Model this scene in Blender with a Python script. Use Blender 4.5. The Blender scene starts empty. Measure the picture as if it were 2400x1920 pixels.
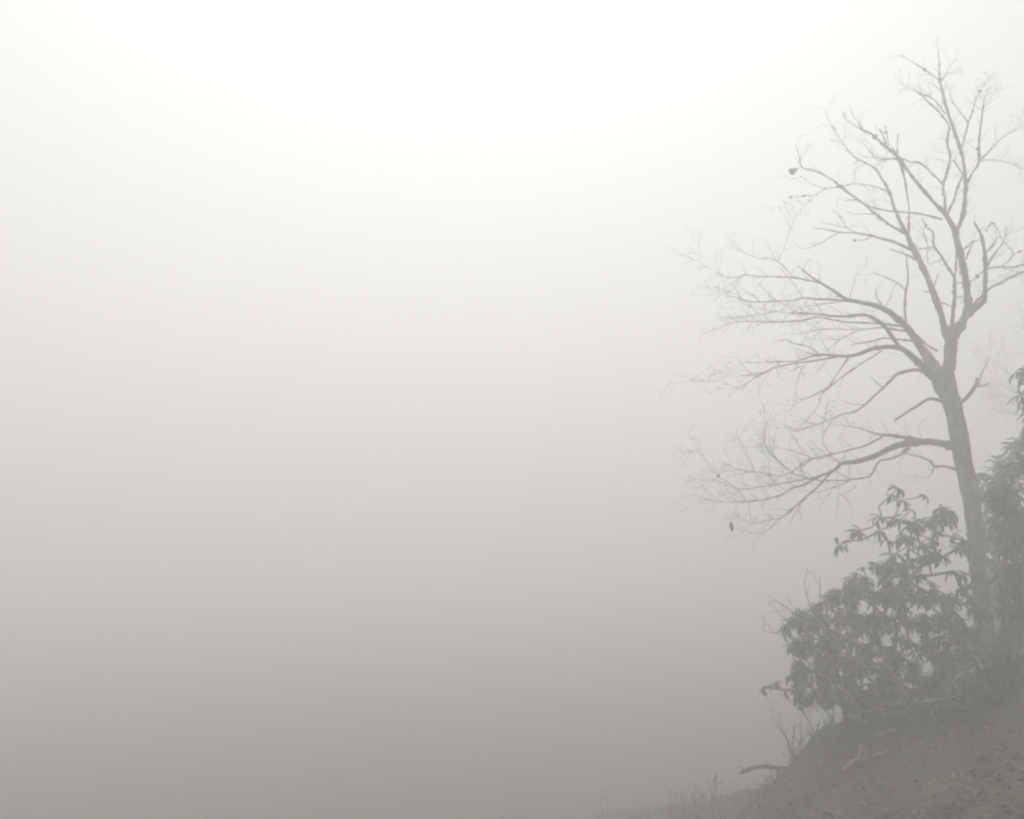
import bpy, math, random
import numpy as np
from mathutils import Vector, Matrix, noise

R = math.radians
rnd = random.Random(7)
scene = bpy.context.scene
col = scene.collection

# ------------------------------------------------------------------ camera
PITCH = R(7.0)
FPX = 2078.0                       # focal length in photograph pixels (2400 wide)
cam_data = bpy.data.cameras.new('camera')
cam_data.sensor_fit = 'HORIZONTAL'
cam_data.sensor_width = 36.0
cam_data.lens = 36.0 * FPX / 2400.0
cam_data.clip_start = 0.05
cam_data.clip_end = 1000.0
cam = bpy.data.objects.new('camera', cam_data)
col.objects.link(cam)
cam.location = (0, 0, 0)
cam.rotation_euler = (math.pi / 2 + PITCH, 0, 0)
scene.camera = cam

# ------------------------------------------------------------------ sky, sun, exposure
SUN_EL, SUN_AZ = R(60), R(-3)      # azimuth measured from +Y, positive to the right
world = bpy.data.worlds.new('World')
scene.world = world
world.use_nodes = True
wt = world.node_tree
wt.nodes.clear()
sky = wt.nodes.new('ShaderNodeTexSky')
sky.sky_type = 'NISHITA'
sky.sun_disc = False
sky.sun_elevation = SUN_EL
sky.sun_rotation = SUN_AZ
sky.dust_density = 4.0
hsv = wt.nodes.new('ShaderNodeHueSaturation')      # overcast: the blue is gone
hsv.inputs['Saturation'].default_value = 0.06
bg = wt.nodes.new('ShaderNodeBackground')
bg.inputs['Strength'].default_value = 0.10
wo = wt.nodes.new('ShaderNodeOutputWorld')
wt.links.new(sky.outputs[0], hsv.inputs['Color'])
wt.links.new(hsv.outputs[0], bg.inputs['Color'])
wt.links.new(bg.outputs[0], wo.inputs['Surface'])

sun_data = bpy.data.lights.new('sun', 'SUN')
sun_data.energy = 1.5
sun_data.angle = R(25)
sun_data.color = (1.0, 0.988, 0.972)
sun = bpy.data.objects.new('sun', sun_data)
col.objects.link(sun)
sd = Vector((math.sin(SUN_AZ) * math.cos(SUN_EL), math.cos(SUN_AZ) * math.cos(SUN_EL), math.sin(SUN_EL)))
sun.rotation_euler = sd.to_track_quat('Z', 'Y').to_euler()
sun.location = (0, 0, 30)

scene.view_settings.view_transform = 'Standard'
scene.view_settings.look = 'None'
scene.view_settings.gamma = 1.0
scene.view_settings.use_curve_mapping = False
scene.view_settings.exposure = 0.54

cy = scene.cycles
cy.max_bounces = 14
cy.volume_bounces = 12
cy.diffuse_bounces = 4
cy.glossy_bounces = 2
cy.transmission_bounces = 4
cy.use_denoising = True
try:
    cy.denoiser = 'OPENIMAGEDENOISE'
    cy.denoising_input_passes = 'RGB_ALBEDO_NORMAL'
except Exception:
    pass
cy.pixel_filter_type = 'BLACKMAN_HARRIS'
cy.filter_width = 2.3

# ------------------------------------------------------------------ haze numbers (built after the structure)
FOG_DENSITY = 0.081
FOG_COLOR = (0.93, 0.9225, 0.905)
FOG_ANISO = 0.46

# ------------------------------------------------------------------ helpers
CP, SP = math.cos(PITCH), math.sin(PITCH)


def P(px, py, d):
    """point of the place seen at photograph pixel (px, py), d metres along the view axis"""
    x = (px - 1200.0) / FPX * d
    v = -(py - 960.0) / FPX * d
    return Vector((x, d * CP - v * SP, d * SP + v * CP))


class MB:
    def __init__(self):
        self.v, self.f = [], []

    def tube(self, pts, rad, n=6, cap=True, lump=0.0):
        k = len(pts)
        if k < 2:
            return
        base = len(self.v)
        t = (pts[1] - pts[0]).normalized()
        a = t.orthogonal().normalized()
        for i in range(k):
            if i == 0:
                t = (pts[1] - pts[0])
            elif i == k - 1:
                t = (pts[-1] - pts[-2])
            else:
                t = (pts[i + 1] - pts[i - 1])
            if t.length < 1e-9:
                t = Vector((0, 0, 1))
            t.normalize()
            a = a - t * a.dot(t)
            if a.length < 1e-6:
                a = t.orthogonal()
            a.normalize()
            b = t.cross(a)
            for j in range(n):
                an = 2 * math.pi * j / n
                dvec = a * math.cos(an) + b * math.sin(an)
                r = rad[i]
                if lump:
                    q = pts[i] + dvec * r
                    r *= 1 + lump * (noise.noise(q * 9.0) + 0.7 * noise.noise(q * 27.0))
                self.v.append(pts[i] + dvec * r)
        for i in range(k - 1):
            for j in range(n):
                j2 = (j + 1) % n
                self.f.append((base + i * n + j, base + i * n + j2, base + (i + 1) * n + j2, base + (i + 1) * n + j))
        if cap:
            self.f.append(tuple(base + j for j in reversed(range(n))))
            self.f.append(tuple(base + (k - 1) * n + j for j in range(n)))

    def blob(self, c, r, rr):
        """small irregular knob"""
        base = len(self.v)
        sc = [r * rr.uniform(0.6, 1.3) for _ in range(3)]
        rot = Matrix.Rotation(rr.uniform(0, 6.28), 3, Vector((rr.uniform(-1, 1), rr.uniform(-1, 1), rr.uniform(-1, 1.01))).normalized())
        n, m = 6, 4
        self.v.append(c + rot @ Vector((0, 0, sc[2])))
        for i in range(1, m):
            th = math.pi * i / m
            for j in range(n):
                ph = 2 * math.pi * j / n
                w = rr.uniform(0.75, 1.3)
                self.v.append(c + rot @ Vector((sc[0] * math.sin(th) * math.cos(ph) * w, sc[1] * math.sin(th) * math.sin(ph) * w, sc[2] * math.cos(th) * w)))
        self.v.append(c + rot @ Vector((0, 0, -sc[2])))
        last = len(self.v) - 1
        for j in range(n):
            j2 = (j + 1) % n
            self.f.append((base, base + 1 + j, base + 1 + j2))
            for i in range(m - 2):
                self.f.append((base + 1 + i * n + j, base + 1 + (i + 1) * n + j, base + 1 + (i + 1) * n + j2, base + 1 + i * n + j2))
            self.f.append((last, base + 1 + (m - 2) * n + j2, base + 1 + (m - 2) * n + j))

    def leaf(self, o, d, up, L, W, droop, fold=0.35, seg=4, curl=0.0):
        """elliptic leaf starting at o towards d, bending down by droop radians along its length"""
        d = d.normalized()
        s = d.cross(up)
        if s.length < 1e-4:
            s = d.orthogonal()
        s.normalize()
        nrm = s.cross(d).normalized()
        base = len(self.v)
        p = o.copy()
        step = L / seg
        prof = (0.12, 0.75, 1.0, 0.72, 0.03) if seg == 4 else (0.15, 1.0, 0.03)
        for i in range(seg + 1):
            w = W * 0.5 * prof[i]
            self.v.append(p + s * w + nrm * (w * fold))
            self.v.append(p.copy())
            self.v.append(p - s * w + nrm * (w * fold))
            rot = Matrix.Rotation(-droop / seg, 3, s)
            d = rot @ d
            nrm = rot @ nrm
            if curl:
                tw = Matrix.Rotation(curl / seg, 3, d)
                s = tw @ s
                nrm = tw @ nrm
            p = p + d * step
        for i in range(seg):
            b = base + i * 3
            self.f.append((b, b + 1, b + 4, b + 3))
            self.f.append((b + 1, b + 2, b + 5, b + 4))

    def build(self, name, mat, parent=None, smooth=True):
        me = bpy.data.meshes.new(name)
        me.from_pydata([tuple(q) for q in self.v], [], self.f)
        me.materials.append(mat)
        if smooth:
            me.polygons.foreach_set('use_smooth', [True] * len(me.polygons))
        me.update()
        o = bpy.data.objects.new(name, me)
        col.objects.link(o)
        if parent is not None:
            o.parent = parent
            o.matrix_parent_inverse = Matrix.Translation(parent.location).inverted()
        return o


def tag(o, label=None, cat=None, group=None, kind=None):
    for k, v in (('label', label), ('category', cat), ('group', group), ('kind', kind)):
        if v:
            o[k] = v
    return o


def thing(name, loc, label, cat, group=None):
    o = bpy.data.objects.new(name, None)
    o.location = loc
    o.empty_display_size = 0.2
    col.objects.link(o)
    return tag(o, label, cat, group)


def spline(pts, per=4):
    """Catmull-Rom through a list of number tuples"""
    n = len(pts)
    if n < 3:
        out = []
        for i in range(per + 1):
            t = i / per
            out.append(tuple(a + (b - a) * t for a, b in zip(pts[0], pts[-1])))
        return out
    out = []
    for i in range(n - 1):
        p0 = pts[max(i - 1, 0)]; p1 = pts[i]; p2 = pts[i + 1]; p3 = pts[min(i + 2, n - 1)]
        for k in range(per):
            t = k / per
            out.append(tuple(0.5 * ((2 * b) + (-a + c) * t + (2 * a - 5 * b + 4 * c - d) * t * t + (-a + 3 * b - 3 * c + d) * t ** 3)
                             for a, b, c, d in zip(p0, p1, p2, p3)))
    out.append(pts[-1])
    return out


# ------------------------------------------------------------------ materials
def mat_base(name):
    m = bpy.data.materials.new(name)
    m.use_nodes = True
    nt = m.node_tree
    b = nt.nodes.get('Principled BSDF')
    return m, nt, b


def ramp(nt, stops):
    r = nt.nodes.new('ShaderNodeValToRGB')
    el = r.color_ramp.elements
    while len(el) < len(stops):
        el.new(0.5)
    for e, (p, c) in zip(el, stops):
        e.position = p
        e.color = (*c, 1)
    return r


def noise_mat(name, stops, scale, rough=0.85, bump=0.0, bump_scale=60.0, bump_dist=0.01, detail=6.0, spec=0.3, stretch=None):
    m, nt, b = mat_base(name)
    tc = nt.nodes.new('ShaderNodeTexCoord')
    src = tc.outputs['Object']
    if stretch:
        mp = nt.nodes.new('ShaderNodeMapping')
        mp.inputs['Scale'].default_value = stretch
        nt.links.new(src, mp.inputs['Vector'])
        src = mp.outputs[0]
    n = nt.nodes.new('ShaderNodeTexNoise')
    n.inputs['Scale'].default_value = scale
    n.inputs['Detail'].default_value = detail
    n.inputs['Roughness'].default_value = 0.62
    nt.links.new(src, n.inputs['Vector'])
    r = ramp(nt, stops)
    nt.links.new(n.outputs['Fac'], r.inputs['Fac'])
    nt.links.new(r.outputs['Color'], b.inputs['Base Color'])
    b.inputs['Roughness'].default_value = rough
    b.inputs['Specular IOR Level'].default_value = spec
    if bump:
        n2 = nt.nodes.new('ShaderNodeTexNoise')
        n2.inputs['Scale'].default_value = bump_scale
        n2.inputs['Detail'].default_value = 5
        nt.links.new(src, n2.inputs['Vector'])
        bp = nt.nodes.new('ShaderNodeBump')
        bp.inputs['Strength'].default_value = bump
        bp.inputs['Distance'].default_value = bump_dist
        nt.links.new(n2.outputs['Fac'], bp.inputs['Height'])
        nt.links.new(bp.outputs[0], b.inputs['Normal'])
    return m


M = {}
M['bark'] = noise_mat('bark', [(0.3, (0.03, 0.026, 0.022)), (0.47, (0.085, 0.074, 0.062)), (0.56, (0.13, 0.12, 0.1)), (0.66, (0.27, 0.265, 0.23))], 9.0,
                      bump=0.8, bump_scale=45, bump_dist=0.012, stretch=(1, 1, 0.5))
M['twig'] = noise_mat('twig', [(0.35, (0.05, 0.042, 0.036)), (0.7, (0.1, 0.088, 0.075))], 12.0)
def leaf_mat():
    m = noise_mat('evergreen_leaf', [(0.3, (0.02, 0.025, 0.014)), (0.48, (0.038, 0.044, 0.026)), (0.6, (0.06, 0.064, 0.038)), (0.75, (0.1, 0.1, 0.062))], 14.0, rough=0.45, spec=0.45, detail=3)
    nt = m.node_tree
    b = nt.nodes.get('Principled BSDF')
    src = b.inputs['Base Color'].links[0].from_socket
    g = nt.nodes.new('ShaderNodeNewGeometry')
    mix = nt.nodes.new('ShaderNodeMix')
    mix.data_type = 'RGBA'
    nt.links.new(g.outputs['Backfacing'], mix.inputs[0])
    nt.links.new(src, mix.inputs[7])
    mix.inputs[6].default_value = (0.14, 0.128, 0.092, 1)     # felted pale underside
    nt.links.new(mix.outputs[2], b.inputs['Base Color'])
    return m


M['leaf'] = leaf_mat()
M['dry'] = noise_mat('dry_leaf', [(0.3, (0.045, 0.032, 0.022)), (0.7, (0.1, 0.075, 0.05))], 20.0, rough=0.8)
M['stem'] = noise_mat('shrub_stem', [(0.35, (0.12, 0.105, 0.088)), (0.55, (0.24, 0.215, 0.18)), (0.72, (0.36, 0.33, 0.28))], 14.0, bump=0.5, bump_scale=80, bump_dist=0.004)
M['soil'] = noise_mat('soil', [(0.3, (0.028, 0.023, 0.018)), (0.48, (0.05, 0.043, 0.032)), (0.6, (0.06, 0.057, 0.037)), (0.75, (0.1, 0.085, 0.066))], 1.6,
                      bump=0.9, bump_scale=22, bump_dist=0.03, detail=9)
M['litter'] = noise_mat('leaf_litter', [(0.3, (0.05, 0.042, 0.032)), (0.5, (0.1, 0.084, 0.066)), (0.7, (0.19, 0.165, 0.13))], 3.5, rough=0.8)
M['pale'] = noise_mat('lichen_pale_stem', [(0.35, (0.24, 0.22, 0.19)), (0.6, (0.46, 0.43, 0.37))], 18.0, bump=0.4, bump_scale=80, bump_dist=0.004)
M['grass'] = noise_mat('dry_grass', [(0.3, (0.06, 0.055, 0.03)), (0.7, (0.13, 0.115, 0.07))], 3.0, rough=0.7)
M['wood'] = noise_mat('grey_wood', [(0.35, (0.22, 0.2, 0.175)), (0.7, (0.42, 0.39, 0.34))], 10.0, bump=0.5, bump_scale=60, bump_dist=0.006, stretch=(3, 1, 3))
M['darkwood'] = noise_mat('wet_wood', [(0.35, (0.03, 0.026, 0.022)), (0.7, (0.07, 0.06, 0.05))], 10.0, bump=0.5, bump_scale=60, bump_dist=0.006)

# ------------------------------------------------------------------ ground: one sheet, knoll at the camera, bank on the right, valley in front
CTRL = [(0, 0, -1.65), (-1.5, 0, -1.75), (1.5, 0, -1.6), (3, 0, -1.15), (0, 2.5, -1.85), (0, 4.2, -2.35), (-1.5, 3, -2.5), (-3, 3, -3.4),
        (-4, 6, -6), (0, 6, -3.3), (1.2, 5, -2.15), (-1, 9, -6), (0.4, 8.5, -4.4), (1.2, 14, -6.2), (-1, 14, -9),
        (4.5, 4, -0.75), (3.4, 3, -1.0), (7, 9, -0.1), (7, 4, 0.3), (10, 8, 1.2), (4.2, 11.5, -3.6), (3.3, 10.9, -3.9), (2.4, 12.0, -4.6), (1.3, 13.8, -5.2), (2.8, 13.5, -5.2), (3.4, 9.3, -2.75), (7, 13, -1.4), (11, 14, 0.8), (5, 16, -5),
        (-6, 12, -12), (-8, 4, -8), (0, -5, -1.6), (6, -5, -0.5), (-6, -4, -5), (12, 0, 2.0), (12, -8, 1.5), (-12, -8, -8), (12, 22, -2), (-4, 22, -16), (4, 24, -12)]
for px, py, d in [(1430, 1930, 12), (1600, 1900, 10.4), (1760, 1862, 9.0), (1880, 1800, 7.7), (1960, 1745, 7.4), (2060, 1730, 7.3), (2000, 1880, 5.6), (2010, 1800, 6.2),
                  (2150, 1745, 6.2), (2300, 1800, 5.0), (2180, 1880, 4.9), (2326, 1540, 9.0), (2330, 1512, 7.0), (2400, 1450, 6.6), (2220, 1640, 7.4), (2230, 1690, 6.4)]:
    CTRL.append(tuple(P(px, py, d)))
_c = np.array(CTRL)


def _U(r2):
    return 0.5 * r2 * np.log(r2 + 1e-12)


_n = len(_c)
_d2 = ((_c[:, None, :2] - _c[None, :, :2]) ** 2).sum(-1)
_A = np.zeros((_n + 3, _n + 3))
_A[:_n, :_n] = _U(_d2) + np.eye(_n) * 0.004
_A[:_n, _n] = 1; _A[:_n, _n + 1:] = _c[:, :2]
_A[_n, :_n] = 1; _A[_n + 1:, :_n] = _c[:, :2].T
_w = np.linalg.solve(_A, np.concatenate([_c[:, 2], np.zeros(3)]))


def ground_z(X, Y):
    X = np.asarray(X, float); Y = np.asarray(Y, float)
    sh = X.shape
    x, y = X.ravel(), Y.ravel()
    d2 = (x[:, None] - _c[None, :, 0]) ** 2 + (y[:, None] - _c[None, :, 1]) ** 2
    z = _U(d2) @ _w[:_n] + _w[_n] + _w[_n + 1] * x + _w[_n + 2] * y
    r = np.hypot(x - 2, y - 5)
    far = -4.8 + 6.2 / (1 + np.exp(-(x - 24 - 0.1 * y) / 6.0)) + 0.25 * np.sin(x * 0.05) * np.cos(y * 0.043) + 4.0 / (1 + np.exp((y + 6) / 2.5)) / (1 + np.exp(-(x + 10) / 4))
    far = np.minimum(far, 2.0)
    t = np.clip((r - 12) / 20, 0, 1)
    t = t * t * (3 - 2 * t)
    k = 0.5                                   # the slope eases into the valley meadow
    z = -4.8 + k * np.logaddexp(0, (np.minimum(z, 3) + 4.8) / k)
    return (z * (1 - t) + far * t).reshape(sh)


def gz(x, y):
    return float(ground_z(np.array([x]), np.array([y]))[0]) + gnoise(x, y)


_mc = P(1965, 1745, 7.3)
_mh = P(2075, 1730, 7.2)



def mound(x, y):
    # hump of earth under the dense shrub, left bare to darken its shaded side
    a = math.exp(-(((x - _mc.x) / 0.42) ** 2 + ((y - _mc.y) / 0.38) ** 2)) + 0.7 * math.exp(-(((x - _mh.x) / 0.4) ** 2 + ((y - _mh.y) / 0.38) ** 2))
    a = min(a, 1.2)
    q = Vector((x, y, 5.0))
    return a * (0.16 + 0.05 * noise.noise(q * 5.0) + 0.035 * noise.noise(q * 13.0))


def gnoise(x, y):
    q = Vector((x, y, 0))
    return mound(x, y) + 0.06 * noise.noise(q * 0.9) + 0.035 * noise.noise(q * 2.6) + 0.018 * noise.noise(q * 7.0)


def axis(lo, hi, fine_lo, fine_hi, step):
    a = list(np.arange(fine_lo, fine_hi + 1e-6, step))
    s, q = step, fine_hi
    while q < hi:
        s *= 1.13; q = min(q + s, hi); a.append(q)
    s, q = step, fine_lo
    pre = []
    while q > lo:
        s *= 1.13; q = max(q - s, lo); pre.append(q)
    return np.array(list(reversed(pre)) + a)


gx = axis(-130, 130, -1.0, 6.0, 0.06)
gy = axis(-130, 130, 3.5, 12.0, 0.07)
XX, YY = np.meshgrid(gx, gy)
ZZ = ground_z(XX, YY)
nx, ny = len(gx), len(gy)
verts = []
for j in range(ny):
    for i in range(nx):
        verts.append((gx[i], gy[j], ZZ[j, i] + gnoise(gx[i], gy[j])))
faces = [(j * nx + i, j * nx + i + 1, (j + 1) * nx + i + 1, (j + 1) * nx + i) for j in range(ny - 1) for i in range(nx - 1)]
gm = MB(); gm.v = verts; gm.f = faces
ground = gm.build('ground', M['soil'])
tag(ground, kind='structure')

# ------------------------------------------------------------------ haze: one closed box of even fog round everything
def haze_box():
    x0, x1, y0, y1, z0, z1 = -133, 133, -133, 133, -7.2, 8.5
    me = bpy.data.meshes.new('haze')
    v = [(x0, y0, z0), (x1, y0, z0), (x1, y1, z0), (x0, y1, z0), (x0, y0, z1), (x1, y0, z1), (x1, y1, z1), (x0, y1, z1)]
    f = [(0, 3, 2, 1), (4, 5, 6, 7), (0, 1, 5, 4), (1, 2, 6, 5), (2, 3, 7, 6), (3, 0, 4, 7)]
    me.from_pydata(v, [], f)
    m = bpy.data.materials.new('haze')
    m.use_nodes = True
    nt = m.node_tree
    nt.nodes.clear()
    out = nt.nodes.new('ShaderNodeOutputMaterial')
    pv = nt.nodes.new('ShaderNodeVolumePrincipled')
    pv.inputs['Color'].default_value = (*FOG_COLOR, 1)
    pv.inputs['Density'].default_value = FOG_DENSITY
    pv.inputs['Anisotropy'].default_value = FOG_ANISO
    nt.links.new(pv.outputs[0], out.inputs['Volume'])
    me.materials.append(m)
    o = bpy.data.objects.new('haze', me)
    col.objects.link(o)
    tag(o, kind='stuff')


haze_box()

# ------------------------------------------------------------------ the bare tree
OFF = {'A': 60, 'B': 500, 'C': 900, 'D': 1280}
ZS = 2156.0 / 800.0
TD = 9.0                                    # distance of the trunk


def tr(region, pts):
    """traced points (zoomed x, zoomed y, width) -> photograph pixels"""
    return [(1600 + x / ZS, OFF[region] + y / ZS, max((w - 1.5) / ZS, 0.45)) for x, y, w in pts]


skeleton = []           # (px, py, depth) of every traced point, to hang new limbs on


def limb_curve(pxpts, rr, drift=None, depth=None):
    if depth is None:
        x0, y0, _ = pxpts[0]
        depth = min(skeleton, key=lambda s: (s[0] - x0) ** 2 + (s[1] - y0) ** 2)[2]
    L = sum(math.hypot(b[0] - a[0], b[1] - a[1]) for a, b in zip(pxpts, pxpts[1:]))
    if drift is None:
        drift = rr.uniform(-0.55, 0.55)
    ph, am = rr.uniform(0, 6.28), rr.uniform(0.03, 0.1)
    out, s = [], 0.0
    for i, p in enumerate(pxpts):
        if i:
            s += math.hypot(p[0] - pxpts[i - 1][0], p[1] - pxpts[i - 1][1])
        m = s / FPX * TD
        out.append((p[0], p[1], depth + drift * m + am * min(m, 1) * math.sin(ph + m * 3.0), p[2]))
    sp = spline(out, 5)
    for p in sp:
        skeleton.append(p[:3])
    jit = 0.9
    pts, rad = [], []
    for i, p in enumerate(sp):
        q = P(p[0], p[1], p[2])
        k = min(1, i / 3) * 0.006
        q = q + Vector((noise.noise(q * 8), noise.noise(q * 8 + Vector((9, 3, 1))), noise.noise(q * 8 + Vector((1, 7, 5))))) * k
        pts.append(q)
        rad.append(max(p[3], 0.3) * 0.5 / FPX * p[2])
    return pts, rad


def twig(mb, o, d, L, r, rr, depth=0):
    n = max(4, int(L / 0.05))
    pts, rad = [o], [r]
    p = o.copy(); d = d.normalized()
    bend = Vector((rr.uniform(-1, 1), rr.uniform(-1, 1), rr.uniform(-0.7, 1.0))) * 0.07
    for i in range(n):
        d = (d + bend + Vector((rr.gauss(0, 1), rr.gauss(0, 1), rr.gauss(0, 1))) * 0.08).normalized()
        p = p + d * (L / n)
        pts.append(p.copy()); rad.append(max(r * (1 - 0.75 * (i + 1) / n), 0.0011))
        if depth < 2 and i >= 1 and rr.random() < (0.42 if depth == 0 else 0.25):
            side = d.orthogonal()
            side = Matrix.Rotation(rr.uniform(0, 6.28), 3, d) @ side
            nd = d * 0.8 + side * rr.uniform(0.5, 1.0)
            twig(mb, p, nd, L * rr.uniform(0.3, 0.6), max(rad[-1] * 0.75, 0.0012), rr, depth + 1)
    mb.tube(pts, rad, 4, cap=False)
    if rr.random() < 0.06:
        mb.blob(pts[-1], rr.uniform(0.003, 0.006), rr)


tree_base = P(2326, 1540, TD)
tree = thing('bare_tree', (tree_base.x, tree_base.y, gz(tree_base.x, tree_base.y)),
             'tall leafless forked tree leaning left above the evergreen shrubs on the foggy bank', 'tree')

TR = [('C', [(1658, 0, 128), (1690, 90, 112), (1710, 150, 106), (1740, 300, 106), (1757, 400, 108), (1783, 520, 108), (1806, 640, 108), (1838, 850, 100),
             (1860, 1100, 100), (1885, 1300, 98), (1907, 1500, 104), (1925, 1650, 118), (1940, 1800, 140)])]
rr = random.Random(3)
# trunk from below ground to the fork
tp = list(reversed(tr('C', TR[0][1]))) + tr('B', [(1672, 1000, 84), (1688, 930, 76), (1690, 850, 76), (1698, 800, 66), (1715, 770, 58)])
pts, rad = limb_curve(tp, rr, drift=0.0, depth=TD)
tm = MB()
tm.tube(pts, rad, 22, lump=0.13)
for _ in range(60):                          # burrs and moss cushions on the bark
    i = rr.randrange(8, len(pts) - 1)
    a = rr.uniform(0, 6.28)
    tm.blob(pts[i] + Vector((math.cos(a), math.sin(a), 0)) * rad[i] * 0.95, rr.uniform(0.008, 0.022), rr)
trunk = tm.build('trunk', M['bark'], tree)

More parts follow.
